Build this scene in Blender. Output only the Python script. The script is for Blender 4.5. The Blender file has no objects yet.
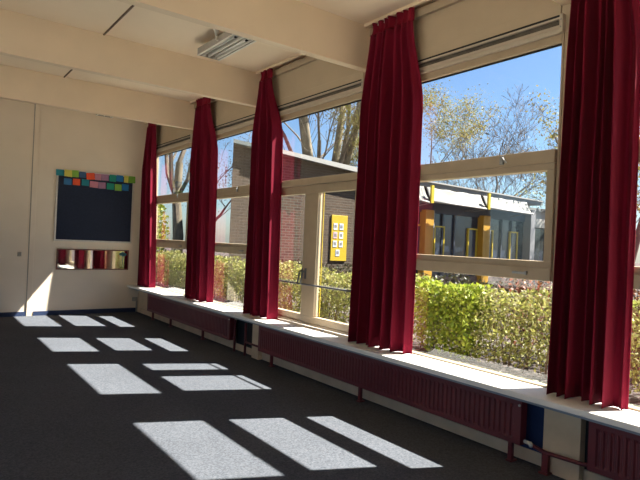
import bpy, bmesh, math, random
import numpy as np
from mathutils import Vector, Matrix
random.seed(7)
RNG = np.random.default_rng(11)
SC = bpy.context.scene
COL = SC.collection
PI = math.pi

# ------------------------------------------------------------------ materials
def new_mat(name):
    m = bpy.data.materials.new(name); m.use_nodes = True
    nt = m.node_tree
    for n in list(nt.nodes):
        nt.nodes.remove(n)
    out = nt.nodes.new('ShaderNodeOutputMaterial')
    return m, nt, out

def plain(name, col, rough=.6, var=.06, scale=6.0, bump=0.0, bscale=120.0, metal=0.0, spec=.4, sheen=0.0, stretch=None):
    """procedural paint / plaster / metal: base colour broken up by two noises, optional fine bump"""
    m, nt, out = new_mat(name)
    N = nt.nodes.new; L = nt.links.new
    b = N('ShaderNodeBsdfPrincipled')
    b.inputs['Roughness'].default_value = rough
    b.inputs['Metallic'].default_value = metal
    b.inputs['Specular IOR Level'].default_value = spec
    if sheen:
        b.inputs['Sheen Weight'].default_value = sheen
        b.inputs['Sheen Roughness'].default_value = .4
    tc = N('ShaderNodeTexCoord'); src = tc.outputs['Object']
    if stretch:
        mp = N('ShaderNodeMapping'); mp.inputs['Scale'].default_value = stretch
        L(src, mp.inputs['Vector']); src = mp.outputs['Vector']
    n1 = N('ShaderNodeTexNoise'); n1.inputs['Scale'].default_value = scale; n1.inputs['Detail'].default_value = 4
    L(src, n1.inputs['Vector'])
    rp = N('ShaderNodeValToRGB')
    rp.color_ramp.elements[0].position = .3; rp.color_ramp.elements[1].position = .7
    rp.color_ramp.elements[0].color = (*[c*(1-var) for c in col], 1)
    rp.color_ramp.elements[1].color = (*[min(1, c*(1+var)) for c in col], 1)
    L(n1.outputs['Fac'], rp.inputs['Fac']); L(rp.outputs['Color'], b.inputs['Base Color'])
    if bump:
        n2 = N('ShaderNodeTexNoise'); n2.inputs['Scale'].default_value = bscale; n2.inputs['Detail'].default_value = 3
        L(src, n2.inputs['Vector'])
        bp = N('ShaderNodeBump'); bp.inputs['Strength'].default_value = bump; bp.inputs['Distance'].default_value = .004
        L(n2.outputs['Fac'], bp.inputs['Height']); L(bp.outputs['Normal'], b.inputs['Normal'])
    L(b.outputs['BSDF'], out.inputs['Surface'])
    return m

def carpet_mat():
    m, nt, out = new_mat('carpet_grey')
    N = nt.nodes.new; L = nt.links.new
    b = N('ShaderNodeBsdfPrincipled'); b.inputs['Roughness'].default_value = .95
    b.inputs['Specular IOR Level'].default_value = .1
    tc = N('ShaderNodeTexCoord')
    n1 = N('ShaderNodeTexNoise'); n1.inputs['Scale'].default_value = 70; n1.inputs['Detail'].default_value = 5; n1.inputs['Roughness'].default_value = .75
    n2 = N('ShaderNodeTexNoise'); n2.inputs['Scale'].default_value = 1.3; n2.inputs['Detail'].default_value = 3
    L(tc.outputs['Object'], n1.inputs['Vector']); L(tc.outputs['Object'], n2.inputs['Vector'])
    r = N('ShaderNodeValToRGB')
    r.color_ramp.elements[0].position = .34; r.color_ramp.elements[0].color = (.050, .055, .066, 1)
    r.color_ramp.elements[1].position = .68; r.color_ramp.elements[1].color = (.126, .135, .154, 1)
    L(n1.outputs['Fac'], r.inputs['Fac'])
    mx = N('ShaderNodeMix'); mx.data_type = 'RGBA'; mx.blend_type = 'MULTIPLY'; mx.inputs[0].default_value = .35
    L(r.outputs['Color'], mx.inputs[6]); L(n2.outputs['Fac'], mx.inputs[7])
    L(mx.outputs[2], b.inputs['Base Color'])
    bp = N('ShaderNodeBump'); bp.inputs['Strength'].default_value = .5; bp.inputs['Distance'].default_value = .004
    L(n1.outputs['Fac'], bp.inputs['Height']); L(bp.outputs['Normal'], b.inputs['Normal'])
    L(b.outputs['BSDF'], out.inputs['Surface'])
    return m

def fabric_mat(name, col, trans, trans_col, amount):
    m, nt, out = new_mat(name)
    N = nt.nodes.new; L = nt.links.new
    b = N('ShaderNodeBsdfPrincipled'); b.inputs['Roughness'].default_value = .85
    b.inputs['Specular IOR Level'].default_value = .15
    b.inputs['Sheen Weight'].default_value = .04; b.inputs['Sheen Roughness'].default_value = .5
    b.inputs['Sheen Tint'].default_value = (1, .5, .5, 1)
    tc = N('ShaderNodeTexCoord')
    mp = N('ShaderNodeMapping'); mp.inputs['Scale'].default_value = (1, 1, .12)
    L(tc.outputs['Object'], mp.inputs['Vector'])
    n1 = N('ShaderNodeTexNoise'); n1.inputs['Scale'].default_value = 18; n1.inputs['Detail'].default_value = 4
    L(mp.outputs['Vector'], n1.inputs['Vector'])
    r = N('ShaderNodeValToRGB')
    r.color_ramp.elements[0].position = .3; r.color_ramp.elements[0].color = (*[c*.85 for c in col], 1)
    r.color_ramp.elements[1].position = .7; r.color_ramp.elements[1].color = (*[c*1.12 for c in col], 1)
    L(n1.outputs['Fac'], r.inputs['Fac']); L(r.outputs['Color'], b.inputs['Base Color'])
    w = N('ShaderNodeTexNoise'); w.inputs['Scale'].default_value = 400
    L(tc.outputs['Object'], w.inputs['Vector'])
    bp = N('ShaderNodeBump'); bp.inputs['Strength'].default_value = .2; bp.inputs['Distance'].default_value = .002
    L(w.outputs['Fac'], bp.inputs['Height']); L(bp.outputs['Normal'], b.inputs['Normal'])
    if trans:
        t = N('ShaderNodeBsdfTranslucent'); t.inputs['Color'].default_value = (*trans_col, 1)
        mx = N('ShaderNodeMixShader'); mx.inputs[0].default_value = amount
        L(b.outputs['BSDF'], mx.inputs[1]); L(t.outputs['BSDF'], mx.inputs[2])
        L(mx.outputs['Shader'], out.inputs['Surface'])
    else:
        L(b.outputs['BSDF'], out.inputs['Surface'])
    return m

def glass_mat():
    """thin pane: clear transmission plus an angle dependent mirror reflection"""
    m, nt, out = new_mat('window_glass')
    N = nt.nodes.new; L = nt.links.new
    t = N('ShaderNodeBsdfTransparent'); t.inputs['Color'].default_value = (.965, .975, .97, 1)
    g = N('ShaderNodeBsdfGlossy'); g.inputs['Roughness'].default_value = .0; g.inputs['Color'].default_value = (1, 1, 1, 1)
    lw = N('ShaderNodeLayerWeight'); lw.inputs['Blend'].default_value = .5
    p = N('ShaderNodeMath'); p.operation = 'POWER'; p.inputs[1].default_value = 3.2
    L(lw.outputs['Facing'], p.inputs[0])
    a = N('ShaderNodeMath'); a.operation = 'MULTIPLY_ADD'; a.inputs[1].default_value = .55; a.inputs[2].default_value = .03
    L(p.outputs[0], a.inputs[0])
    mx = N('ShaderNodeMixShader')
    L(a.outputs[0], mx.inputs[0]); L(t.outputs['BSDF'], mx.inputs[1]); L(g.outputs['BSDF'], mx.inputs[2])
    L(mx.outputs['Shader'], out.inputs['Surface'])
    return m

def brick_mat(name, c1, c2, mortar, axis='x', scale=1.0, bw=.21, bh=.065):
    m, nt, out = new_mat(name)
    N = nt.nodes.new; L = nt.links.new
    b = N('ShaderNodeBsdfPrincipled'); b.inputs['Roughness'].default_value = .9
    b.inputs['Specular IOR Level'].default_value = .15
    tc = N('ShaderNodeTexCoord'); sp = N('ShaderNodeSeparateXYZ'); cb = N('ShaderNodeCombineXYZ')
    L(tc.outputs['Object'], sp.inputs[0])
    if axis == 'flat':
        L(sp.outputs['X'], cb.inputs['X']); L(sp.outputs['Y'], cb.inputs['Y'])
    else:
        ad = N('ShaderNodeMath'); ad.operation = 'ADD'
        L(sp.outputs['X'], ad.inputs[0]); L(sp.outputs['Y'], ad.inputs[1])
        L(ad.outputs[0], cb.inputs['X']); L(sp.outputs['Z'], cb.inputs['Y'])
    br = N('ShaderNodeTexBrick')
    br.inputs['Scale'].default_value = scale
    br.inputs['Brick Width'].default_value = bw; br.inputs['Row Height'].default_value = bh
    br.inputs['Mortar Size'].default_value = .012; br.inputs['Mortar Smooth'].default_value = .1
    br.inputs['Color1'].default_value = (*c1, 1); br.inputs['Color2'].default_value = (*c2, 1)
    br.inputs['Mortar'].default_value = (*mortar, 1)
    L(cb.outputs[0], br.inputs['Vector'])
    L(br.outputs['Color'], b.inputs['Base Color'])
    bp = N('ShaderNodeBump'); bp.inputs['Strength'].default_value = .4; bp.inputs['Distance'].default_value = .01; bp.invert = True
    L(br.outputs['Fac'], bp.inputs['Height']); L(bp.outputs['Normal'], b.inputs['Normal'])
    L(b.outputs['BSDF'], out.inputs['Surface'])
    return m

def leaf_mat(name, cols, trans=.35):
    m, nt, out = new_mat(name)
    N = nt.nodes.new; L = nt.links.new
    geo = N('ShaderNodeNewGeometry')
    r = N('ShaderNodeValToRGB'); cr = r.color_ramp
    cr.elements[0].position = 0; cr.elements[0].color = (*cols[0], 1)
    cr.elements[1].position = 1; cr.elements[1].color = (*cols[-1], 1)
    for i, c in enumerate(cols[1:-1]):
        e = cr.elements.new((i+1)/(len(cols)-1)); e.color = (*c, 1)
    L(geo.outputs['Random Per Island'], r.inputs['Fac'])
    d = N('ShaderNodeBsdfPrincipled'); d.inputs['Roughness'].default_value = .55; d.inputs['Specular IOR Level'].default_value = .3
    t = N('ShaderNodeBsdfTranslucent')
    L(r.outputs['Color'], d.inputs['Base Color']); L(r.outputs['Color'], t.inputs['Color'])
    mx = N('ShaderNodeMixShader'); mx.inputs[0].default_value = trans
    L(d.outputs['BSDF'], mx.inputs[1]); L(t.outputs['BSDF'], mx.inputs[2]); L(mx.outputs['Shader'], out.inputs['Surface'])
    return m

M = dict(
    wall=plain('wall_cream_paint', (.76, .645, .505), .75, .03, 2.5, .15, 90),
    ceil=plain('ceiling_cream_board', (.90, .745, .565), .8, .03, 1.6, .1, 60),
    beam=plain('beam_cream_paint', (.80, .645, .465), .6, .03, 3, .08, 60),
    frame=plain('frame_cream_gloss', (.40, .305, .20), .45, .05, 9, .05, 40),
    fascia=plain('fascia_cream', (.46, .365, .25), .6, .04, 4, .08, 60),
    sill=plain('sill_white_paint', (.78, .76, .72), .45, .05, 7, .05, 50),
    apron=plain('apron_grey_blue', (.22, .25, .29), .6, .08, 8),
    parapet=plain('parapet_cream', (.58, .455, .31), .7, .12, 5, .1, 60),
    blue=plain('niche_navy_paint', (.012, .03, .10), .6, .15, 6),
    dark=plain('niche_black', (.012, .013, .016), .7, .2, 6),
    skirt=plain('skirting_navy', (.02, .035, .085), .5, .15, 8),
    carpet=carpet_mat(),
    curtain=fabric_mat('curtain_red_velvet', (.17, .005, .021), True, (.36, .010, .036), .08),
    heading=fabric_mat('curtain_heading_red', (.18, .005, .018), False, None, 0),
    rad=plain('radiator_maroon_enamel', (.115, .018, .026), .42, .08, 12, .04, 60),
    pipe=plain('pipe_maroon_enamel', (.12, .02, .026), .45, .1, 20),
    valve=plain('valve_white_plastic', (.6, .58, .52), .4, .05, 20),
    steel=plain('dull_steel', (.30, .30, .29), .4, .1, 30, metal=.8),
    zinc=plain('grey_metal_bar', (.13, .13, .135), .5, .1, 30, metal=.3),
    slot=plain('vent_mesh_brown', (.10, .085, .065), .8, .3, 60, stretch=(1, .2, 1)),
    ventp=plain('vent_profile_beige', (.48, .41, .32), .45, .04, 20),
    black=plain('black_gap', (.012, .011, .01), .8, .1, 10),
    board=plain('chalkboard_navy_felt', (.014, .02, .042), .85, .18, 40, .2, 300),
    boardf=plain('board_frame_aluminium', (.62, .58, .52), .4, .06, 20, metal=.3),
    mframe=plain('mirror_frame_brown', (.16, .06, .045), .5, .2, 30),
    lamp=plain('luminaire_white_enamel', (.80, .77, .70), .3, .04, 20),
    lampd=plain('luminaire_grey_steel', (.36, .33, .29), .4, .08, 20),
    tube=plain('fluorescent_glass_off', (.85, .84, .80), .2, .02, 10, spec=.6),
    switch=plain('switch_beige_plastic', (.42, .36, .28), .4, .05, 30),
    socket=plain('socket_grey_plastic', (.40, .37, .32), .4, .05, 30),
    glass=glass_mat(),
    yellow=plain('yellow_exterior_paint', (.40, .29, .012), .5, .06, 8),
    ochre=plain('ochre_column_paint', (.34, .18, .012), .55, .10, 3),
    brick=brick_mat('brown_brick', (.078, .052, .035), (.046, .032, .023), (.105, .092, .075), bw=.3, bh=.095),
    paver=brick_mat('courtyard_paver', (.085, .065, .06), (.065, .052, .048), (.04, .035, .03), 'flat', 1, .2, .1),
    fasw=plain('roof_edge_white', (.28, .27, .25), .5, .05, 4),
    soffit=plain('soffit_green_grey', (.10, .115, .11), .7, .1, 4),
    roofg=plain('roof_edge_grey', (.14, .14, .13), .7, .12, 3),
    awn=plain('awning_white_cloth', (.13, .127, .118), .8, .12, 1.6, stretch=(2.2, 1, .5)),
    glazed=plain('facade_glass_dark', (.022, .03, .05), .1, .6, .8, spec=.5),
    facade=plain('facade_blue_grey', (.03, .036, .055), .6, .15, 3),
    plinth=plain('facade_plinth_brick', (.12, .08, .07), .8, .15, 5),
    mull=plain('facade_mullion_grey', (.17, .165, .17), .5, .06, 5),
    notice=plain('notice_board_yellow', (.40, .28, .012), .55, .05, 4),
    bark=plain('bark_grey_brown', (.12, .095, .07), .95, .5, 9, .4, 30, stretch=(1, 1, .3)),
    barkp=plain('bark_pale_patchy', (.15, .125, .085), .95, .5, 4, .4, 30, stretch=(1, 1, .3)),
    twig=plain('hedge_twig_brown', (.13, .085, .06), .9, .3, 12),
    hleaf=leaf_mat('hedge_leaves', [(0.087, 0.094, 0.026), (0.217, 0.232, 0.051), (0.160, 0.138, 0.058), (0.362, 0.362, 0.087), (0.189, 0.160, 0.072), (0.275, 0.261, 0.072)], .4),
    gleaf=leaf_mat('bright_green_leaves', [(0.099, 0.149, 0.011), (0.231, 0.280, 0.026), (0.330, 0.347, 0.050), (0.141, 0.214, 0.017)], .4),
    rleaf=leaf_mat('red_leaves', [(0.165, 0.041, 0.024), (0.247, 0.083, 0.041), (0.124, 0.041, 0.027), (0.206, 0.117, 0.041)], .35),
    dleaf=leaf_mat('dark_leaves', [(0.021, 0.024, 0.011), (0.042, 0.042, 0.012), (0.036, 0.024, 0.018), (0.054, 0.054, 0.018)], .3),
    yleaf=leaf_mat('spring_yellow_leaves', [(0.132, 0.126, 0.020), (0.224, 0.198, 0.034), (0.179, 0.113, 0.047), (0.158, 0.179, 0.026)], .45),
    bud=leaf_mat('bud_leaves', [(0.090, 0.077, 0.032), (0.117, 0.090, 0.045), (0.081, 0.054, 0.036)], .4),
    bouncepave=plain('bounce_paving', (.50, .48, .43), .9, .1, 3),  # pale ground added out of view to bounce light indoors
    joint=plain('ceiling_joint_brown', (.14, .095, .06), .7, .1, 20),
    path=plain('pale_concrete_path', (.30, .32, .26), .9, .12, 5, .3, 60),
    grass=plain('grass_strip', (.10, .12, .06), .9, .35, 25, .5, 90),
)
def mirror_mat():
    m, nt, out = new_mat('mirror_silver')
    b = nt.nodes.new('ShaderNodeBsdfPrincipled')
    b.inputs['Base Color'].default_value = (.86, .85, .83, 1); b.inputs['Metallic'].default_value = 1
    tc = nt.nodes.new('ShaderNodeTexCoord'); n = nt.nodes.new('ShaderNodeTexNoise'); n.inputs['Scale'].default_value = 9
    mr = nt.nodes.new('ShaderNodeMapRange'); mr.inputs['To Min'].default_value = .01; mr.inputs['To Max'].default_value = .05
    nt.links.new(tc.outputs['Object'], n.inputs['Vector']); nt.links.new(n.outputs['Fac'], mr.inputs['Value'])
    nt.links.new(mr.outputs[0], b.inputs['Roughness'])
    nt.links.new(b.outputs['BSDF'], out.inputs['Surface'])
    return m
M['mirror'] = mirror_mat()

# ------------------------------------------------------------------ object helpers
def tag(o, label=None, cat=None, group=None, kind=None):
    if label: o['label'] = label
    if cat: o['category'] = cat
    if group: o['group'] = group
    if kind: o['kind'] = kind
    return o

def empty(name, loc, label=None, cat=None, group=None, kind=None):
    o = bpy.data.objects.new(name, None); COL.objects.link(o)
    o.location = loc; o.empty_display_size = .1
    return tag(o, label, cat, group, kind)

def wloc(o):
    v = Vector((0, 0, 0))
    while o is not None:
        v += o.location; o = o.parent
    return v

class MB:
    """collects world-space geometry, then links it as ONE mesh object"""
    def __init__(s): s.v = []; s.f = []
    def add(s, vs, fs):
        n = len(s.v); s.v += [tuple(p) for p in vs]; s.f += [tuple(i+n for i in f) for f in fs]; return s
    def box(s, x0, x1, y0, y1, z0, z1):
        vs = [(x, y, z) for x in (x0, x1) for y in (y0, y1) for z in (z0, z1)]
        return s.add(vs, [(0, 1, 3, 2), (4, 6, 7, 5), (0, 4, 5, 1), (2, 3, 7, 6), (0, 2, 6, 4), (1, 5, 7, 3)])
    def tube(s, pts, rs, n=8, caps=True):
        pts = [Vector(p) for p in pts]
        if not hasattr(rs, '__len__'): rs = [rs]*len(pts)
        vs = []; fs = []; up = None
        for i, p in enumerate(pts):
            d = (pts[min(i+1, len(pts)-1)]-pts[max(i-1, 0)]).normalized()
            if up is None:
                up = Vector((0, 0, 1)) if abs(d.z) < .9 else Vector((1, 0, 0))
            a = d.cross(up).normalized(); b = a.cross(d).normalized(); up = b
            for k in range(n):
                t = 2*PI*k/n
                vs.append(p+(a*math.cos(t)+b*math.sin(t))*rs[i])
        for i in range(len(pts)-1):
            for k in range(n):
                fs.append((i*n+k, i*n+(k+1) % n, (i+1)*n+(k+1) % n, (i+1)*n+k))
        if caps:
            fs.append(tuple(range(n-1, -1, -1))); fs.append(tuple(range((len(pts)-1)*n, len(pts)*n)))
        return s.add(vs, fs)
    def prism(s, poly, axis, a, b):
        """extrude polygon (2D) along axis 0/1/2 from a to b"""
        def P(u, w, t):
            return {0: (t, u, w), 1: (u, t, w), 2: (u, w, t)}[axis]
        n = len(poly)
        vs = [P(u, w, a) for u, w in poly]+[P(u, w, b) for u, w in poly]
        fs = [tuple(range(n)), tuple(range(2*n-1, n-1, -1))]
        fs += [(i, i+n, (i+1) % n+n, (i+1) % n) for i in range(n)]
        return s.add(vs, fs)
    def build(s, name, mat, parent=None, bevel=0, smooth=False, kind=None, base=None):
        me = bpy.data.meshes.new(name)
        if parent is not None:
            org = wloc(parent)
        elif base is not None:
            org = Vector(base)
        else:
            a = np.array(s.v); org = Vector((*((a.min(0)+a.max(0))/2)[:2], a[:, 2].min()))
        me.from_pydata([(v[0]-org.x, v[1]-org.y, v[2]-org.z) for v in s.v], [], s.f)
        bm = bmesh.new(); bm.from_mesh(me); bmesh.ops.recalc_face_normals(bm, faces=bm.faces); bm.to_mesh(me); bm.free()
        me.materials.append(mat)
        o = bpy.data.objects.new(name, me); COL.objects.link(o)
        if parent is not None: o.parent = parent
        else: o.location = org
        if smooth:
            for p in me.polygons: p.use_smooth = True
        if bevel:
            b = o.modifiers.new('bevel', 'BEVEL'); b.width = bevel; b.segments = 2; b.limit_method = 'ANGLE'
        if kind: o['kind'] = kind
        return o

def box(name, mat, x0, x1, y0, y1, z0, z1, parent=None, bevel=0, kind=None):
    return MB().box(x0, x1, y0, y1, z0, z1).build(name, mat, parent, bevel, kind=kind)

# ------------------------------------------------------------------ camera (x to the windows, y down the room, eye 1.442 m)
RM = [[0.8016243947842839, 0.03699741328562591, 0.5966820938296231],
      [-0.5963039469250092, -0.021739488155572893, 0.8024643278902742],
      [0.04266066769738002, -0.9990788687911012, 0.0046347995326032725]]
cam = bpy.data.cameras.new('camera'); cam.sensor_width = 36; cam.lens = 550*36/640
cam.clip_start = .05; cam.clip_end = 500
co = bpy.data.objects.new('camera', cam); COL.objects.link(co)
mw = Matrix.Identity(4)
for i in range(3):
    mw[i][0] = RM[i][0]; mw[i][1] = -RM[i][1]; mw[i][2] = -RM[i][2]
mw[2][3] = 1.442
co.matrix_world = mw
SC.camera = co

# ------------------------------------------------------------------ room shell
YE = 10.325; YB = -4.2; XL = -3.4; CZ = 3.57
FRONTS = [8.22, 6.15, 4.07, 2.0, -.07, -2.14]            # near faces of the ceiling beams
box('floor', M['carpet'], XL, 3.47, YB, YE, -.12, 0, kind='structure')
box('ceiling', M['ceil'], XL-.15, 3.7, YB-.15, YE+.15, CZ, CZ+.2, kind='structure')
box('wall_far', M['wall'], XL-.15, 3.7, YE, YE+.15, -.12, CZ, kind='structure')
FILL_WINS = [(-3.9, -1.1), (-.9, 1.9), (2.1, 4.9), (5.1, 7.9)]  # unseen left-wall windows, added to raise the indoor brightness
box('wall_left', M['wall'], XL-.15, XL, YB, YE, -.12, .60, kind='structure')
box('wall_left', M['wall'], XL-.15, XL, YB, YE, 3.12, CZ, kind='structure')
for a, b in zip([YB]+[q[1] for q in FILL_WINS], [q[0] for q in FILL_WINS]+[YE]):
    box('wall_left', M['wall'], XL-.15, XL, a, b, .60, 3.12, kind='structure')
for i, (a, b) in enumerate(FILL_WINS):
    fill_win = empty('window_%d' % (8+i), (XL-.07, (a+b)/2, .60), kind='structure')  # added window that lets extra daylight in
    fl = MB().box(XL-.11, XL-.04, a, b, .60, .66).box(XL-.11, XL-.04, a, b, 3.06, 3.12)
    for y in (a, (a+b)/2-.03, b-.06): fl.box(XL-.11, XL-.04, y, y+.06, .66, 3.06)
    fl.build('frame', M['frame'], fill_win, .004)
    for y in (a+.06, (a+b)/2+.03): box('pane', M['glass'], XL-.078, XL-.072, y, y+(b-a)/2-.09, .66, 3.06, fill_win)
box('wall_back', M['wall'], XL-.15, 3.7, YB-.15, YB, -.12, CZ, kind='structure')
box('baseboard_far', M['skirt'], 1.70, 3.455, YE-.015, YE, 0, .075, bevel=.003, kind='structure')
box('baseboard_far', M['skirt'], XL, 1.585, YE-.015, YE, 0, .075, bevel=.003, kind='structure')
# flat pilaster strip on the far wall with a dark joint at its left
MB().box(1.60, 1.675, YE-.018, YE, 0, CZ).build('trim_1', M['wall'], bevel=.003, kind='structure')
box('trim_2', M['lampd'], 1.588, 1.60, YE-.008, YE, 0, CZ, kind='structure')
# window wall
box('wall_right', M['parapet'], 3.47, 3.64, YB, YE, -.12, .475, kind='structure')
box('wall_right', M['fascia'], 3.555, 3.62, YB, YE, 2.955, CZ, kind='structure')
for i, f in enumerate(FRONTS):
    box('ceiling_beam', M['beam'], XL, 3.554, f, f+.09, 3.15, CZ, kind='structure')
for f in FRONTS:
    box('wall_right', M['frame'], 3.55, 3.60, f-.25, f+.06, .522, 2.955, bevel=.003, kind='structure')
box('wall_right', M['frame'], 3.55, 3.60, YE-.36, YE, .522, 2.955, kind='structure')  # corner pier, widened behind the curtain to block a streak of sun
box("wall_right", M["frame"], 3.55, 3.60, FRONTS[0]-.36, FRONTS[0]-.25, .522, 2.955, kind="structure")  # strip added behind the curtain to block a sliver of sunlight
# window board (continuous sill)
MB().box(3.25, 3.64, YB, YE, .468, .508).build('trim_3', M['sill'], bevel=.008, kind='structure')
MB().box(3.285, 3.47, YB, YE, .446, .468).build('trim_4', M['apron'], kind='structure')
# lower ledge line on the fascia and ceiling cover strip
ends = [YE]+FRONTS
for i in range(6):
    f1 = ends[i]; f0 = FRONTS[i]+.09
    box('trim_5', M['fascia'], 3.54, 3.555, f0, f1, 3.085, 3.165, bevel=.004, kind='structure')
# ceiling board joints
box('trim_6', M['joint'], 1.568, 1.583, 5.12, 6.15, CZ-.012, CZ, kind='structure')
box('trim_7', M['joint'], 1.602, 1.616, 7.2, 8.22, CZ-.012, CZ, kind='structure')

# ------------------------------------------------------------------ windows
def window(n, y0, y1, doors=False):  # heights and casement split scaled about the camera eye as the glass moved outward
    """y0 near jamb, y1 far jamb; glass plane at x = 3.59"""
    w = empty('window_%d' % n, (3.59, (y0+y1)/2, .522), kind='structure')
    X0, X1 = 3.545, 3.605
    fr = MB()
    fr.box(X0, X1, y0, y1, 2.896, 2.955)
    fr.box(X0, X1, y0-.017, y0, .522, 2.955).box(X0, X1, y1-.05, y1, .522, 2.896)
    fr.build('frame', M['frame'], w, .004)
    box('pane', M['glass'], 3.587, 3.593, y0, y1-.05, 2.153, 2.896, w)
    box('gasket', M['black'], 3.575, 3.587, y0, y1-.05, 2.884, 2.896, w)
    if not doors:
        MB().box(3.515, X1, y0, y1-.05, 2.060, 2.153).build('transom', M['frame'], w, .004)
        MB().box(3.515, X1, y0, y1-.05, 1.242, 1.332).build('transom', M['frame'], w, .004)
        MB().box(X0, X1, y0, y1-.05, .508, .520).build('bottom_rail', M['frame'], w, .002)
        box('pane', M['glass'], 3.587, 3.593, y0, y1-.05, .520, 1.242, w)
        s = MB(); a, b = y0+.003, y1-.054
        s.box(3.525, 3.606, a, b, 2.012, 2.060).box(3.525, 3.606, a, b, 1.332, 1.378)
        s.box(3.525, 3.606, a, a+.058, 1.378, 2.012).box(3.525, 3.606, b-.058, b, 1.378, 2.012)
        sash = s.build('sash', M['frame'], w, .004)
        box('pane', M['glass'], 3.587, 3.593, a+.058, b-.058, 1.378, 2.012, sash)
        h = MB().box(3.498, 3.515, y0+.40, y0+.43, 2.078, 2.143)
        h.tube([(3.503, y0+.415, 2.133), (3.488, y0+.39, 2.112), (3.483, y0+.36, 2.087)], .008, 8)
        h.build('latch', M['steel'], w, .002)
        h = MB().box(3.503, 3.515, y0+.18, y0+.29, 1.279, 1.296).box(3.496, 3.515, y0+.17, y0+.19, 1.276, 1.301)
        h.build('stay', M['steel'], w, .002)
    else:
        MB().box(3.515, X1, y0, y1-.05, 2.081, 2.153).build('transom', M['frame'], w, .004)
        MB().box(X0, X1, y0, y1-.05, .522, .55).build('bottom_rail', M['frame'], w, .003)
        ym = 5.082; a, b = y0+.003, y1-.054
        for (p, q, lr, lf, x, near) in ((a, ym-.004, .07, .235, 3.552, True), (ym+.004, b, .035, .06, 3.572, False)):
            t = q-lf
            s = MB()
            s.box(x, x+.06, p, q, 1.989, 2.078).box(x, x+.06, p, q, .552, .625)
            s.box(x, x+.06, p, p+lr, .625, 1.989).box(x, x+.06, t, q, .625, 1.989)
            leaf = s.build('casement_leaf', M['frame'], w, .004)
            box('pane', M['glass'], x+.03, x+.036, p+lr, t, .625, 1.989, leaf)
            ye = t-.02 if near else t-.025
            tag(MB().box(x+.064, x+.070, ye-.005, ye+.005, .625, 1.989).build('edge_strip', M['yellow'], leaf), 'yellow painted outer edge strip')
            hy = q-.06 if near else p+.018
            h = MB().box(x-.012, x, hy-.014, hy+.014, 1.03, 1.15)
            h.tube([(x-.02, hy, 1.12), (x-.045, hy, 1.10), (x-.05, hy+.01, 1.03), (x-.045, hy+.035, .975)], .011, 8)
            h.build('casement_handle', M['zinc'], leaf, .002)
        MB().tube([(3.525, y0+.01, .971), (3.525, y1-.055, .971)], .011, 10).build('safety_bar', M['zinc'], w, smooth=True)
    return w

SP = [(f+.077, (([YE]+FRONTS)[i])-(.36, .36, .25, .25, .25, .25)[i]) for i, f in enumerate(FRONTS)]+[(YB, FRONTS[-1]-.25)]
for i, (a, b) in enumerate(SP):
    window(i+1, a, b, doors=(i == 2))

# ventilation strips above the windows, one per bay
VL = ['beige ventilation strip above the farthest window, partly behind the corner curtain',
      'beige ventilation strip above the second window from the far end',
      'beige ventilation strip above the double casement window',
      'long beige ventilation strip with end cap above the big near window',
      'beige ventilation strip above the window at the right edge of the photo']
for i, (a, b) in enumerate(SP[:5]):
    v = empty('ventilation_strip', (3.545, (a+b)/2, 2.955), VL[i], 'ventilation strip', 'ventilation strips over the windows')
    y0, y1 = a+.005, b
    MB().box(3.52, 3.555, y0, y1, 2.955, 2.981).prism([(3.513, 2.981), (3.555, 2.981), (3.555, 3.011), (3.528, 3.011)], 1, y0, y1).build('lower_profile', M['ventp'], v, .002)
    MB().box(3.54, 3.555, y0, y1, 3.011, 3.048).build('mesh_strip', M['slot'], v)
    MB().box(3.522, 3.555, y0, y1, 3.048, 3.064).build('upper_profile', M['ventp'], v, .002)
    MB().box(3.53, 3.555, y0, y1, 3.064, 3.082).build('shadow_gap', M['black'], v)
    e = MB().box(3.512, 3.555, y0-.025, y0, 2.957, 3.080).build('end_cap', M['ventp'], v, .003)
    for z in (2.990, 3.040): MB().tube([(3.509, y0-.012, z), (3.514, y0-.012, z)], .006, 8).build('screw', M['steel'], e)

# ------------------------------------------------------------------ curtains and their tracks
TL = ['ceiling curtain track in the farthest bay', 'ceiling curtain track in the second bay from the far end',
      'ceiling curtain track over the double casement window', 'ceiling curtain track over the big near window',
      'ceiling curtain track at the right edge of the photo']
for i in range(5):
    f1 = ends[i]-.01; f0 = FRONTS[i]+.10
    t = empty('curtain_track', (3.47, (f0+f1)/2, 3.53), TL[i], 'curtain track', 'curtain tracks between the beams')
    MB().box(3.435, 3.465, f0, f1, 3.538, CZ-.001).build('rail', M['beam'], t, .003)
    MB().box(3.515, 3.554, f0, f1, 3.468, 3.54).build('wall_batten', M['fascia'], t, .004)
CL = ['dark red floor-to-sill curtain hanging in the far corner beside the chalkboard wall',
      'dark red curtain between the two farthest windows, second from the far corner',
      'bright-lit red curtain just left of the double casement window with handles',
      'wide dark red curtain right of the double casement window',
      'widest nearest red curtain at the right edge of the photo']
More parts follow.
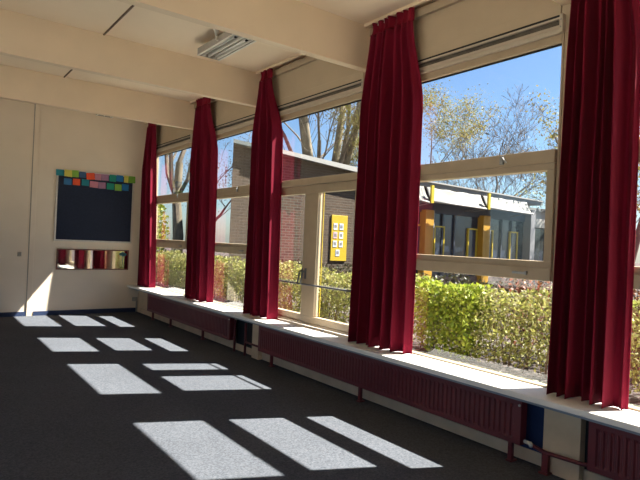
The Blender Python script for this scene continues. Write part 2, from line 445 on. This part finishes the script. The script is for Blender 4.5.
#        far-top, near-top, far-mid, near-mid, far-bot, near-bot, folds
CU = [(10.03, 9.68, 10.05, 9.68, 10.07, 9.54, 4.5),
      (7.90, 7.47, 7.91, 7.26, 7.95, 7.22, 5.5),
      (5.97, 5.75, 6.03, 5.53, 6.08, 5.48, 4.5),
      (3.91, 3.40, 3.965, 3.295, 4.015, 3.31, 6.5),
      (1.925, 1.575, 1.935, 1.52, 1.99, 1.525, 6.5)]
def curtain(i):
    ft, nt_, fm, nm, fb, nb, folds = CU[i]; ph = -PI/2; shr = (.25, .3, .3, .6, .6)[i]
    c = empty('curtain', (3.47, (fb+nb)/2, .54), CL[i], 'curtain', 'red window curtains')
    NU = 150; NV = 30; ztop = 3.525; zh = 3.41
    rnd = random.Random(i*17+3)
    ph2, ph3 = rnd.uniform(0, 6), rnd.uniform(0, 6)
    def lerp(a, b, t): return a+(b-a)*t
    def edge(v, t, m, b):           # v: 0 top .. 1 bottom
        if v < .25:
            q = v/.25; q = q*q*(3-2*q); return lerp(t, m, q)
        return lerp(m, b, (v-.25)/.75)
    def pt(u, v, z):
        far = edge(v, ft, fm, fb); near = edge(v, nt_, nm, nb)
        uu = u + (.030*math.sin(2*PI*u*2+ph2)*(1-.2*v) + .014*math.sin(4*v+ph3+9*u))*math.sin(PI*u)
        uu = min(1, max(0, uu)) if 0 < u < 1 else u
        y = lerp(far, near, uu)
        amp = (.030+.058*min(1, v*4))*(1+.3*math.sin(2*PI*u*2.3+ph3))
        e = min(1, max(0, (u-.72)/.2)); e = e*e*(3-2*e); amp *= 1-shr*e
        k = u*folds*2*PI
        x = 3.435+.045*e*shr*1.6*min(1, v*4)+amp*(math.sin(k+ph+.35*math.sin(2*v+ph2)*math.sin(PI*u))*.85+.15*math.sin(2.1*k+ph3+1.5*v))
        x += .010*math.sin(3*v+ph)
        y += .018*math.sin(k*1.0+ph+1.2)*min(1, v*3)
        return (min(3.508, max(3.335, x)), y, z)
    vs = []; fs = []
    for j in range(NV+1):
        v = j/NV
        for k in range(NU+1):
            u = k/NU
            zb = .516+.004*math.sin(u*7+ph)
            z = zh+(zb-zh)*v
            vs.append(pt(u, v, z))
    for j in range(NV):
        for k in range(NU):
            a = j*(NU+1)+k; fs.append((a, a+1, a+NU+2, a+NU+1))
    d = MB().add(vs, fs).build('drape', M['curtain'], c, smooth=True)
    s = d.modifiers.new('solid', 'SOLIDIFY'); s.thickness = .004
    vs = []; fs = []
    NH = 5
    for j in range(NH+1):
        q = j/NH
        for k in range(NU+1):
            u = k/NU; x, y, z = pt(u, 0, 0)
            x = 3.445+(x-3.435)*(1-.45*math.sin(q*PI))
            vs.append((x, y, zh+(ztop-zh)*q+.006*math.sin(u*folds*2*PI)))
    for j in range(NH):
        for k in range(NU):
            a = j*(NU+1)+k; fs.append((a, a+1, a+NU+2, a+NU+1))
    h = MB().add(vs, fs).build('heading', M['heading'], c, smooth=True)
    s = h.modifiers.new('solid', 'SOLIDIFY'); s.thickness = .006
    for n in range(6):
        y = ft+(nt_-ft)*(n+.5)/6
        MB().tube([(3.45, y, 3.505), (3.45, y, 3.537)], .005, 6).build('hook', M['valve'], c)
for i in range(5): curtain(i)

# ------------------------------------------------------------------ radiators
def radiator(y0, y1, label, feet, valve_y=None):
    r = empty('radiator', (3.38, (y0+y1)/2, 0), label, 'radiator', 'maroon panel radiators under the sill')
    z0, z1 = .135, .432; xf = 3.335
    pitch = .043
    n = int((y1-y0-.06)/pitch)
    ys = [y0]; am = [0]
    st = y0+((y1-y0)-n*pitch)/2
    for k in range(n):
        b = st+k*pitch
        for (t, a) in ((0, 0), (.25, 0), (.42, 1), (.78, 1), (.95, 0)):
            ys.append(b+t*pitch); am.append(a)
    ys.append(y1); am.append(0)
    zs = [(z0, 0), (z0+.030, 0), (z0+.052, 1), (z1-.052, 1), (z1-.030, 0), (z1, 0)]
    vs = []; fs = []
    for (z, za) in zs:
        for y, a in zip(ys, am):
            vs.append((xf+.011*a*za, y, z))
    W = len(ys)
    for j in range(len(zs)-1):
        for k in range(W-1):
            a = j*W+k; fs.append((a, a+1, a+W+1, a+W))
    MB().add(vs, fs).build('front_panel', M['rad'], r)
    MB().box(xf+.013, 3.40, y0+.002, y1-.002, z0+.002, z1-.012).build('body', M['rad'], r)
    g = MB().box(xf-.001, 3.405, y0, y1, z1-.010, z1)
    g.build('top_cover', M['rad'], r, .003)
    MB().box(xf, 3.405, y0-.003, y0, z0, z1).build('side_panel', M['rad'], r)
    MB().box(xf, 3.405, y1, y1+.003, z0, z1).build('side_panel', M['rad'], r)
    for y in feet:
        MB().box(3.345, 3.375, y-.016, y+.016, .012, z0+.01).box(3.335, 3.40, y-.024, y+.024, 0, .012).build('foot', M['rad'], r, .003)
    if valve_y:
        s = 1 if valve_y > y1 else -1
        v = MB().tube([(3.36, valve_y-.02*s, .165), (3.36, valve_y+.03*s, .165)], .012, 10)
        v.tube([(3.36, valve_y+.03*s, .15), (3.345, valve_y+.035*s, .165)], .014, 12)
        tag(v.build('valve', M['valve'], r, smooth=True), 'pale valve head')
    k = MB().tube([(3.34, y0+.008, z1-.03), (3.326, y0+.008, z1-.03)], .008, 10)
    tag(k.build('air_vent', M['valve'], r), 'small white air vent')
    return r
radiator(6.36, 9.43, 'maroon ribbed radiator under the two farthest windows', (7.2, 8.4, 9.2))
radiator(2.14, 5.62, 'long maroon ribbed radiator under the casement window and the big near window', (2.22, 3.8, 5.35), 2.10)
radiator(-1.2, 1.675, 'maroon ribbed radiator at the right edge under the nearest curtain', (1.3, .2))
# niches and piers in the wall below the sill
box('wall_right', M['blue'], 3.462, 3.47, 2.01, 2.30, .085, .435, kind='structure')
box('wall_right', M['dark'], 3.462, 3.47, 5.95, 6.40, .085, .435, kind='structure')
box('wall_right', M['parapet'], 3.40, 3.47, 1.76, 2.01, 0, .435, bevel=.003, kind='structure')
box('wall_right', M['parapet'], 3.40, 3.47, 5.72, 5.88, 0, .435, bevel=.003, kind='structure')
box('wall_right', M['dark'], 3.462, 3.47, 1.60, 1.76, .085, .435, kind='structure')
box('trim_8', M['parapet'], 3.455, 3.47, YB, YE-.02, 0, .085, bevel=.004, kind='structure')
# red heating pipe joining the radiators in front of the piers
p = empty('heating_pipe', (3.37, 1.9, 0), 'maroon heating pipe crossing the cream pier below the nearest curtain', 'pipe', 'heating pipes')
MB().tube([(3.37, 2.13, .165), (3.37, 2.08, .155), (3.37, 1.97, .135), (3.372, 1.72, .145), (3.372, 1.682, .155)], .013, 10).build('tube', M['pipe'], p, smooth=True)
MB().box(3.355, 3.385, 1.945, 1.99, .012, .13).box(3.34, 3.40, 1.935, 2.0, 0, .012).build('foot', M['pipe'], p, .003)
p = empty('heating_pipe', (3.37, 6.1, 0), 'pair of maroon riser pipes in the dark gap between the far radiators', 'pipe', 'heating pipes')
for y in (6.30, 6.02):
    MB().tube([(3.385, y, 0), (3.385, y, .40)], .016, 10).build('riser', M['pipe'], p, smooth=True)
MB().tube([(3.385, 6.355, .165), (3.385, 6.30, .165)], .012, 10).build('tube', M['pipe'], p, smooth=True)
MB().tube([(3.385, 6.02, .165), (3.385, 5.63, .165)], .012, 10).build('tube', M['pipe'], p, smooth=True)

# ------------------------------------------------------------------ chalkboard, paper notes, mirror
YW = YE
cb = empty('chalkboard', (2.635, YW, 1.28), 'dark navy chalkboard with pale frame hung on the far wall above the mirror', 'chalkboard')
box('board_surface', M['board'], 1.995, 3.275, YW-.018, YW-.004, 1.30, 2.50, cb)
f = MB()
f.box(1.968, 1.998, YW-.03, YW-.001, 1.28, 2.52).box(3.272, 3.295, YW-.03, YW-.001, 1.28, 2.52)
f.box(1.998, 3.272, YW-.03, YW-.001, 2.497, 2.52).box(1.998, 3.272, YW-.035, YW-.001, 1.28, 1.306)
f.build('frame', M['boardf'], cb, .004)
NC = dict(teal=(.015, .22, .27), yellow=(.62, .55, .10), lime=(.22, .42, .06), blue=(.03, .15, .33), dimblue=(.05, .11, .22), orange=(.75, .09, .025),
          pink=(.48, .20, .26), mauve=(.34, .17, .27), green=(.01, .25, .17), azure=(.015, .17, .40), leaf=(.16, .36, .04), rose=(.58, .22, .27))
NM = {k: plain('note_paper_'+k, v, .7, .10, 14) for k, v in NC.items()}
R1 = [(1.955, 2.51, 2.086, 2.403, 'teal', 'teal paper note at the left end of the top row on the chalkboard'),  # note corners taken from image pixels, unprojected onto the far wall
      (2.089, 2.516, 2.216, 2.400, 'yellow', 'yellow paper note second from left in the top row'),
      (2.212, 2.521, 2.322, 2.402, 'lime', 'lime green paper note third from left in the top row'),
      (2.330, 2.508, 2.440, 2.405, 'dimblue', 'dull blue paper note between lime and orange notes in the top row'),
      (2.451, 2.504, 2.591, 2.386, 'orange', 'orange red paper note in the top row, tilted'),
      (2.595, 2.502, 2.703, 2.388, 'pink', 'dusty pink paper note right of the orange note in the top row'),
      (2.706, 2.505, 2.833, 2.392, 'mauve', 'mauve paper note at the middle right of the top row'),
      (2.846, 2.511, 2.964, 2.387, 'green', 'deep green paper note in the top row beside the azure note'),
      (2.968, 2.515, 3.090, 2.400, 'azure', 'azure blue paper note in the top row'),
      (3.104, 2.521, 3.185, 2.392, 'yellow', 'narrow folded yellow paper note near the right end of the top row'),
      (3.188, 2.520, 3.312, 2.394, 'leaf', 'grass green paper note at the right end of the top row'),
      (2.088, 2.369, 2.213, 2.260, 'blue', 'blue paper note at the left end of the lower row'),
      (2.233, 2.375, 2.353, 2.264, 'orange', 'orange red paper note second from left in the lower row'),
      (2.381, 2.382, 2.503, 2.270, 'teal', 'teal blue paper note third in the lower row'),
      (2.516, 2.360, 2.657, 2.249, 'rose', 'rose pink paper note in the middle of the lower row'),
      (2.661, 2.357, 2.787, 2.243, 'mauve', 'mauve paper note in the lower row beside the rose note'),
      (2.809, 2.354, 2.937, 2.239, 'green', 'sea green paper note in the lower row'),
      (2.950, 2.349, 3.072, 2.232, 'lime', 'lime green paper note second from right in the lower row'),
      (3.079, 2.362, 3.199, 2.244, 'azure', 'azure blue paper note at the right end of the lower row')]
for k, (x0, z1, x1, z0, c, lab) in enumerate(R1):
    rr = random.Random(k); nx = 6; vs = []
    tilt = rr.uniform(-.05, .05)
    if c == 'orange' and k == 4: tilt = .10
    cx, cz = (x0+x1)/2, (z0+z1)/2
    for back in (0, 1):
        for j in range(nx+1):
            for i in range(nx+1):
                u, v = i/nx, j/nx
                dx, dz = (x0-cx)+(x1-x0)*u, (z0-cz)+(z1-z0)*v
                lift = .012*(1-v)**2*(.4+rr.random()*.05)
                yy = YW-(.0315 if k < 11 else .0195)-lift-(0 if back else .0012)
                vs.append((cx+dx*math.cos(tilt)-dz*math.sin(tilt), yy, cz+dz*math.cos(tilt)+dx*math.sin(tilt)))
    S = (nx+1)**2; fs = []
    for j in range(nx):
        for i in range(nx):
            a = j*(nx+1)+i; fs.append((a, a+1, a+nx+2, a+nx+1)); fs.append((a+S, a+nx+1+S, a+nx+2+S, a+1+S))
    rim = [i for i in range(nx)]+[j*(nx+1)+nx for j in range(nx)]+[nx*(nx+1)+nx-i for i in range(nx)]+[(nx-j)*(nx+1) for j in range(nx)]
    for q in range(len(rim)):
        a, b = rim[q], rim[(q+1) % len(rim)]; fs.append((a, b, b+S, a+S))
    o = MB().add(vs, fs).build('paper_note', NM[c], smooth=False)
    tag(o, lab, 'note', 'coloured paper notes on the chalkboard')
mi = empty('mirror', (2.645, YW, .78), 'long low mirror with thin brown frame on the far wall under the chalkboard, reflecting curtains', 'mirror')
box('mirror_glass', M['mirror'], 2.04, 3.245, YW-.014, YW-.002, .80, 1.13, mi)
f = MB()
f.box(2.025, 2.045, YW-.022, YW-.001, .782, 1.148).box(3.24, 3.258, YW-.022, YW-.001, .782, 1.148)
f.box(2.045, 3.24, YW-.022, YW-.001, 1.127, 1.148).box(2.045, 3.24, YW-.022, YW-.001, .782, .803)
f.build('frame', M['mframe'], mi, .003)
st = MB()
for (cx, cz, r) in ((3.11, 1.07, .026), (3.15, 1.085, .03), (3.19, 1.065, .026), (3.15, 1.05, .024)):
    st.tube([(cx, YW-.0158, cz), (cx, YW-.0142, cz)], r, 14)
st.box(3.146, 3.154, YW-.0155, YW-.0142, .83, 1.04)
tag(st.build('flower_sticker', plain('sticker_blue_green', (.05, .16, .20), .6, .3, 30), mi), 'blue green flower shaped sticker')

# wall switch, corner socket
s = empty('wall_switch', (1.455, YW, 1.0), 'small beige wall switch on the far wall left of the pilaster strip', 'switch')
MB().box(1.43, 1.49, YW-.012, YW, 1.0, 1.075).build('plate', M['switch'], s, .004)
MB().box(1.437, 1.456, YW-.02, YW-.012, 1.015, 1.06).build('rocker', M['lampd'], s, .002)
MB().box(1.464, 1.483, YW-.02, YW-.012, 1.015, 1.06).build('rocker', M['lampd'], s, .002)
s = empty('cable_outlet', (3.40, YW, .0), 'small outlet box with short pipe low in the far corner', 'outlet')
MB().box(3.36, 3.45, YW-.03, YW, .20, .275).build('housing', M['socket'], s, .006)
MB().tube([(3.435, YW-.03, .20), (3.435, YW-.03, .0)], .012, 8).build('conduit', M['lampd'], s, smooth=True)

# ------------------------------------------------------------------ ceiling lights
def light(y0, y1, label):
    x0, x1 = 2.43, 2.69
    l = empty('ceiling_light', ((x0+x1)/2, (y0+y1)/2, 3.40), label, 'ceiling light', 'twin-tube ceiling lights')
    h = MB(); zb, zt = 3.425, 3.50
    h.box(x0, x1, y0, y1, zt-.006, zt).box(x0, x0+.006, y0, y1, zb, zt).box(x1-.006, x1, y0, y1, zb, zt)
    h.box(x0, x1, y0, y0+.012, zb, zt).box(x0, x1, y1-.012, y1, zb, zt)
    h.build('housing', M['lampd'], l, .002)
    xm = (x0+x1)/2
    MB().prism([(xm-.025, 3.494), (xm+.025, 3.494), (xm+.006, 3.43), (xm-.006, 3.43)], 1, y0+.012, y1-.012).build('reflector', M['lamp'], l, .002)
    for s in (-1, 1):
        xo = xm+s*.10
        MB().prism([(xo, 3.43), (xo+s*.010, 3.43), (xo+s*.008, 3.494), (xo-s*.02, 3.494)], 1, y0+.012, y1-.012).build('reflector', M['lamp'], l)
        tb = MB().tube([(xm+s*.062, y0+.06, 3.45), (xm+s*.062, y1-.06, 3.45)], .017, 14).build('tube', M['tube'], l, smooth=True)
        for y in (y0+.012, y1-.06):
            MB().box(xm+s*.062-.018, xm+s*.062+.018, y, y+.048, 3.428, 3.494).build('lamp_holder', M['lampd'], l, .003)
        MB().tube([(xm+s*.062, y0+.13, 3.434), (xm+s*.062, y0+.16, 3.434)], .012, 8).build('starter', M['black'], l)
    for x in (x0-.004, x1-.014): MB().box(x, x+.018, y0, y1, zb-.006, zb).build('edge_profile', M['lamp'], l, .002)
    for (bx, y) in ((x0-.02, y0+.40), (x1+.02, y1-.75 if False else y0+.18)):
        b = MB().tube([(bx, y, CZ), (bx, y, 3.55), (bx, y, 3.50)], [.045, .028, .012], 12)
        b.tube([(bx, y, 3.50), (bx, y, 3.455), (bx+(.03 if bx < xm else -.03), y, 3.45)], .010, 8)
        b.build('hanger', M['lamp'], l, smooth=True)
    return l
light(4.75, 5.65, 'twin-tube fluorescent ceiling light between the two nearest beams')
light(8.85, 9.75, 'pale ceiling light just peeking out beyond the farthest beam')

# ------------------------------------------------------------------ outdoors
box('ground', M['paver'], 3.64, 120, -60, 120, -.14, -.02, kind='structure')
MB().box(3.64, 5.7, -8, 19, -.02, 0).build('path', M['path'], kind='structure')
MB().box(-60, -3.55, -60, 60, -.14, -.02).build('ground', M['bouncepave'], kind='structure')  # unseen sunlit paving, added to throw light through the left windows

def leaves(pts, size, jit=.4, flat=.0):
    """one mesh list of small bent leaf quads at pts"""
    n = len(pts); P = np.asarray(pts, float)
    d = RNG.normal(size=(n, 3)); d /= np.linalg.norm(d, axis=1)[:, None]
    e = RNG.normal(size=(n, 3)); e[:, 2] += flat
    s = np.cross(d, e); s /= np.linalg.norm(s, axis=1)[:, None]
    L = size*(1+jit*RNG.uniform(-1, 1, (n, 1)))
    a = P-d*L*.5; b = P+s*L*.28; c = P+d*L*.5; q = P-s*L*.28
    V = np.stack([a, b, c, q], 1).reshape(-1, 3)
    F = np.arange(4*n).reshape(n, 4)
    return V, F

def np_mesh(name, V, F, mat, parent=None, kind=None, base=(0, 0, 0)):
    org = np.array(wloc(parent) if parent is not None else base)
    me = bpy.data.meshes.new(name)
    me.from_pydata((V-org).tolist(), [], F.tolist()); me.materials.append(mat)
    o = bpy.data.objects.new(name, me); COL.objects.link(o)
    if parent is not None: o.parent = parent
    else: o.location = base
    if kind: o['kind'] = kind
    return o

def hedge(name, x0, x1, y0, y1, z1, nleaf, size, lm, label, cat='hedge', twigs=True, bare=.5, seed=0):
    h = empty(name, ((x0+x1)/2, (y0+y1)/2, -.02), label, cat)
    n = nleaf
    x = RNG.uniform(x0, x1, n); y = RNG.uniform(y0, y1, n)
    top = z1+.05*np.sin(y*2.1+seed)+.04*np.sin(y*5.3+1+seed)
    u = RNG.uniform(0, 1, n)**.95
    z = .03+(top-.03)*u
    keep = (u > .35) | (RNG.uniform(0, 1, n) > bare)
    x, y, z = x[keep], y[keep], z[keep]
    cx = (x0+x1)/2; bul = .75+.25*np.sin(np.clip(z/z1, 0, 1)*PI)
    x = cx+(x-cx)*bul
    x += .05*np.sin(y*3.7+z*4)
    V, F = leaves(np.stack([x, y, z], 1), size, .45)
    np_mesh('foliage', V, F, lm, h)
    if twigs:
        t = MB(); rr = random.Random(seed)
        m = int((y1-y0)*16)
        for k in range(m):
            px, py = rr.uniform(x0+.15, x1-.15), rr.uniform(y0+.05, y1-.05)
            hh = z1*rr.uniform(.75, .98); a, b = rr.uniform(-.12, .12), rr.uniform(-.22, .22)
            r = rr.uniform(.005, .015)
            P = [(px, py, -.02), (px+a*.4+rr.uniform(-.03, .03), py+b*.4, hh*.35), (px+a*.7, py+b*.8+rr.uniform(-.04, .04), hh*.7), (px+a, py+b, hh)]
            t.tube(P, [r, r*.8, r*.55, r*.25], 4, False)
            for q in range(3):
                s0 = Vector(P[1]).lerp(Vector(P[2]), rr.random())
                e0 = s0+Vector((rr.uniform(-.16, .16), rr.uniform(-.2, .2), rr.uniform(.1, .3)))
                t.tube([s0, e0], [r*.5, r*.2], 3, False)
        t.build('twigs', M['twig'], h)
    return h
hedge('hedge', 5.8, 6.45, -1.5, 16.5, .96, 54000, .055, M['hleaf'], 'clipped olive green hedge running along outside the windows', seed=1, bare=.12)
hedge('shrub', 5.66, 6.2, 4.45, 5.40, .99, 3600, .07, M['gleaf'], 'bright green leafy shrub in front of the hedge, seen through the big near window', 'shrub', False, .5, 2)
hedge('hedge', 6.9, 7.7, 1.8, 5.0, 1.15, 4500, .075, M['rleaf'], 'red leaved low hedge just behind the olive hedge', seed=3)
hedge('hedge', 9.0, 9.8, 2.0, 15.0, .84, 9000, .075, M['dleaf'], 'dark low hedge across the courtyard behind the red leaved hedge', seed=4)

# brick building with the sloping white roof edge
def roofz(x): return 4.64-.066*(x-8.2)
b = empty('brick_building', (11.5, 18.5, -.02), 'brown brick building with sloping white roof edge behind the casement window', 'building')
def plan_prism(plan, zb, zt):
    n = len(plan)
    return MB().add([(x, y, zb(x)) for x, y in plan]+[(x, y, zt(x)) for x, y in plan],
                    [tuple(range(n)), tuple(range(2*n-1, n-1, -1))]+[(i, (i+1) % n, (i+1) % n+n, i+n) for i in range(n)])
plan_prism([(8.25, 16), (14.6, 16), (14.6, 21), (11.0, 21)], lambda x: -.02, lambda x: roofz(x)-.14).build('wall', M['brick'], b)
plan_prism([(8.12, 15.75), (14.9, 15.75), (14.9, 21.2), (11.0, 21.2)], lambda x: roofz(x)-.14, lambda x: roofz(x)-.02).build('roof', M['soffit'], b)
MB().prism([(9.2, roofz(9.2)-.13), (14.95, roofz(14.95)-.20), (14.95, roofz(14.95)), (9.2, roofz(9.2))], 1, 15.69, 15.75).build('fascia_board', M['fasw'], b)

nb = empty('notice_board', (12.74, 15.98, .78), 'tall yellow notice board with seven pinned sheets on the brick wall', 'notice board')
MB().box(12.37, 13.12, 15.955, 16.0, .79, 2.48).build('backing', M['notice'], nb, .008)
pm = [plain('pinned_sheet_'+n, c, .6, .35, 18) for n, c in (('white', (.55, .56, .58)), ('pink', (.50, .33, .36)), ('blue', (.40, .46, .55)))]
k = 0
for (xx, zz) in ((12.55, 2.06), (12.83, 2.06), (12.55, 1.74), (12.83, 1.74), (12.55, 1.42), (12.83, 1.42), (12.69, 1.09)):
    sh = MB().box(xx-.09, xx+.09, 15.945, 15.955, zz-.12, zz+.12).build('sheet', pm[(0, 2, 1, 0, 2, 0, 2)[k]], nb); k += 1
    MB().box(xx-.055, xx+.055, 15.941, 15.945, zz-.05, zz+.06).build('picture', M['mull'], sh)

# school wing with awnings and ochre columns
w = empty('school_wing', (15.2, 13.5, -.02), 'low school wing with dark glass front, ochre columns and grey flat roof edge', 'building')
MB().box(11.9, 18.8, 12.05, 13.2, 2.55, 3.2).build('upper_wall', M['facade'], w)
MB().box(11.9, 18.8, 12.05, 13.2, -.02, .5).build('plinth', M['plinth'], w)
MB().box(11.9, 18.8, 12.12, 13.1, .5, 2.55).build('facade_glass', M['glazed'], w)
MB().prism([(11.8, 3.30), (18.8, 3.17), (18.8, 3.32), (11.8, 3.47)], 1, 11.55, 13.3).build('roof', M['roofg'], w, .01)
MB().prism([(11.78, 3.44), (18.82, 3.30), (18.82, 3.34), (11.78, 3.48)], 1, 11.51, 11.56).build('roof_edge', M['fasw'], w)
for x in (13.1, 16.0):
    c = MB().box(x-.19, x+.19, 11.86, 12.12, -.02, 2.62).build('column', M['ochre'], w, .01)
    MB().box(x*.944+.0, x*.944+.11, 11.17, 11.23, 2.76, 3.29).build('column_head', M['yellow'], c)
    MB().box(x+.22, x+.27, 11.90, 11.96, 1.7, 2.62).build('downpipe', M['mull'], c)
MB().box(18.55, 18.85, 11.80, 12.12, -.02, 3.0).build('corner_post', M['mull'], w, .01)
for x in (14.55, 17.15, 17.75, 13.95):
    MB().box(x-.03, x+.03, 12.06, 12.12, .5, 2.55).build('mullion', M['facade'], w)
for x0 in (12.55, 13.55, 15.25, 16.35, 17.65):
    fz = MB(); x1 = x0+(.5 if x0 != 16.35 else .3)
    fz.box(x0, x1, 12.05, 12.12, 2.10, 2.15).box(x0, x1, 12.05, 12.12, .95, 1.0)
    fz.box(x0, x0+.05, 12.05, 12.12, 1.0, 2.10).box(x1-.05, x1, 12.05, 12.12, 1.0, 2.10)
    wf = fz.build('window_frame', M['yellow'], w)
    MB().box(x0+.05, x1-.05, 12.09, 12.12, 1.0, 2.10).build('window_pane', M['glazed'], wf)
def awning(x0, x1, label):
    a = empty('awning', ((x0+x1)/2, 11.7, 2.75), label, 'awning', 'white awnings on the school wing')
    n = 26; vs = []; fs = []
    for j in range(9):
        t = j/8
        for k in range(n+1):
            x = x0+(x1-x0)*k/n
            vs.append((x, 11.50-.26*t+.012*math.sin(k*1.1+t*3)+.03*math.sin(t*PI), 3.27-.012*(x-12)-.44*t+.01*math.sin(k*.8+5*t)))
    for j in range(8):
        for k in range(n):
            q = j*(n+1)+k; fs.append((q, q+1, q+n+2, q+n+1))
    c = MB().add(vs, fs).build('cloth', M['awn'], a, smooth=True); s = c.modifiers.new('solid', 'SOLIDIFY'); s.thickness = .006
    MB().tube([(x0, 11.22, 2.815), (x1, 11.22, 2.78)], .03, 10).build('front_bar', M['fasw'], a, smooth=True)
    for x in (x0+.1, x1-.1):
        MB().tube([(x, 12.04, 2.7), (x, 11.24, 2.80)], .018, 6).build('arm', M['mull'], a)
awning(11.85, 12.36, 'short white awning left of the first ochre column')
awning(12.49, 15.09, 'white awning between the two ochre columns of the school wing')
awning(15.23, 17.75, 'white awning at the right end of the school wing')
# farther low wing
w = empty('school_wing', (22.3, 15, -.02), 'farther low pavilion with white roof band beyond the corner post', 'building')
MB().box(19.2, 25.5, 14, 18, -.02, 2.5).build('wall', M['glazed'], w)
MB().box(19.1, 25.7, 13.7, 18.2, 2.5, 3.2).build('roof_band', M['fasw'], w, .01)
MB().box(19.0, 25.8, 13.6, 18.3, 3.2, 3.34).build('roof', M['roofg'], w)
for x in (20.4, 21.8, 23.2):
    MB().box(x-.05, x+.05, 13.94, 14.0, -.02, 2.5).build('mullion', M['mull'], w)

# trees
def tree(loc, height, crown_r, trunk_r, label, stems=1, bark='bark', depth=5, leafmat=None, nleaf=0, lsize=.12, seed=0, first=.32, spread=.75, name='tree', ls=.74, rmin=.012):
    t = empty(name, loc, label, 'tree')
    rr = random.Random(seed); tips = []; BR = MB(); TR = MB()
    def grow(p, d, L, r, lev):
        pts = [p]; rs = [r]; q = Vector(p); dd = Vector(d)
        for k in range(3):
            dd = (dd+Vector((rr.gauss(0, .14), rr.gauss(0, .14), rr.gauss(.04, .10)))).normalized()
            q = q+dd*(L/3); pts.append(q.copy()); rs.append(max(rmin, r*(1-.22*(k+1)/1.6)))
        (TR if lev == 0 else BR).tube(pts, rs, 8 if lev == 0 else (5 if lev < 3 else 3), False)
        if lev >= depth:
            tips.append((pts[-1], L)); return
        if lev >= depth-2: tips.append((pts[2], L))
        n = rr.choice((2, 3, 3)) if lev else rr.choice((4, 5))
        for c in range(n):
            i = rr.choice((1, 2, 3)) if c else 3
            a = rr.uniform(0, 2*PI); s = spread*rr.uniform(.6, 1.2)
            side = Vector((math.cos(a), math.sin(a), rr.uniform(-.1, .45)))
            nd = (dd*(1-.45*s)+side*s).normalized()
            if c == 0: nd = (dd+side*.25).normalized()
            grow(pts[i], nd, L*rr.uniform(ls-.11, ls+.11), rs[i]*(.72 if c == 0 else rr.uniform(.4, .62)), lev+1)
    for s in range(stems):
        a = 2*PI*s/max(1, stems)+.5
        off = Vector((math.cos(a), math.sin(a), 0))*(trunk_r*1.1 if stems > 1 else 0)
        grow(Vector(loc)+off, (Vector((0, 0, 1))+off*.12).normalized(), height*first, trunk_r*(1 if s == 0 else .75), 0)
    TR.build('trunk', M[bark], t, smooth=True)
    BR.build('branches', M['bark'], t)
    if nleaf:
        P = []
        for k in range(nleaf):
            p, L = rr.choice(tips); s = min(.6, L*.45)
            P.append((p.x+rr.gauss(0, s), p.y+rr.gauss(0, s), p.z+rr.gauss(0, s)))
        V, F = leaves(P, lsize, .4)
        np_mesh('foliage', V, F, leafmat, t)
    return t
tree((18.2, 24.6, -.02), 17, 5, .42, 'big bare multi-stemmed tree rising behind the brick building', 3, 'barkp', 5, M['bud'], 700, .08, 5, .52, .5, ls=.62)
tree((28, 20.2, -.02), 10.8, 5, .24, 'round bare tree against blue sky in the middle of the big near window', 2, 'bark', 7, M['bud'], 2500, .08, 9, .34, .8, ls=.68, rmin=.009)
tree((21.6, 20.0, -.02), 14.0, 3, .22, 'leafy yellow green spring tree beside the wide dark curtain', 1, 'bark', 5, M['yleaf'], 26000, .09, 12, .36, .8, ls=.64)
tree((8.3, 20.5, -.02), 10, 2.5, .26, 'thick trunked tree with sparse yellow leaves outside the farthest window', 1, 'barkp', 4, M['yleaf'], 2600, .12, 21, .45, .5)
tree((13.4, 30, -.02), 11, 3, .2, 'sparse reddish tree behind the left end of the brick building', 1, 'bark', 5, M['bud'], 3200, .09, 33, .32, .7)
tree((26, 11.4, -.02), 11.5, 3, .22, 'leafy tree glimpsed at the right edge of the photo beyond the nearest curtain', 1, 'bark', 5, M['yleaf'], 9000, .12, 41, .30, .75)
tree((40, 29, -.02), 12, 4, .24, 'distant bare tree behind the right end of the school wing', 1, 'bark', 5, M['bud'], 250, .08, 55, .30, .75)
hedge('shrub', 7.0, 8.6, 22, 24, 2.9, 5000, .16, M['gleaf'], 'tall green bush behind the thick trunked tree', 'shrub', True, .2, 6)
hedge('hedge', 4.5, 13, 34, 36, 2.6, 7000, .3, M['dleaf'], 'distant dark tree belt far beyond the brick building', 'hedge', False, .1, 8)

# ------------------------------------------------------------------ sun, sky, view
sun = bpy.data.lights.new('sun', 'SUN'); sun.energy = 26; sun.color = (1.0, .95, .87); sun.angle = math.radians(.55)
so = bpy.data.objects.new('sun', sun); COL.objects.link(so)
so.rotation_euler = Vector((-1, .435, -1.328)).to_track_quat('-Z', 'Y').to_euler()
so.location = (20, -9, 27)
wd = bpy.data.worlds.new('world'); SC.world = wd; wd.use_nodes = True
nt = wd.node_tree
for n in list(nt.nodes): nt.nodes.remove(n)
sky = nt.nodes.new('ShaderNodeTexSky'); sky.sky_type = 'NISHITA'; sky.sun_disc = False
sky.sun_elevation = math.radians(51.2); sky.sun_rotation = math.atan2(1, -.435)
sky.air_density = 1.1; sky.dust_density = .6; sky.ozone_density = 1.5
bg = nt.nodes.new('ShaderNodeBackground'); bg.inputs['Strength'].default_value = .122
wo = nt.nodes.new('ShaderNodeOutputWorld')
tint = nt.nodes.new('ShaderNodeMix'); tint.data_type = 'RGBA'; tint.blend_type = 'MULTIPLY'; tint.inputs[0].default_value = 1
tint.inputs[7].default_value = (.82, 1.0, 1.22, 1)
nt.links.new(sky.outputs[0], tint.inputs[6]); nt.links.new(tint.outputs[2], bg.inputs[0]); nt.links.new(bg.outputs[0], wo.inputs[0])
SC.view_settings.view_transform = 'Standard'; SC.view_settings.look = 'None'
SC.view_settings.gamma = 1; SC.view_settings.exposure = .4
SC.view_settings.use_curve_mapping = False
SC.cycles.max_bounces = 14; SC.cycles.diffuse_bounces = 8; SC.cycles.transparent_max_bounces = 24
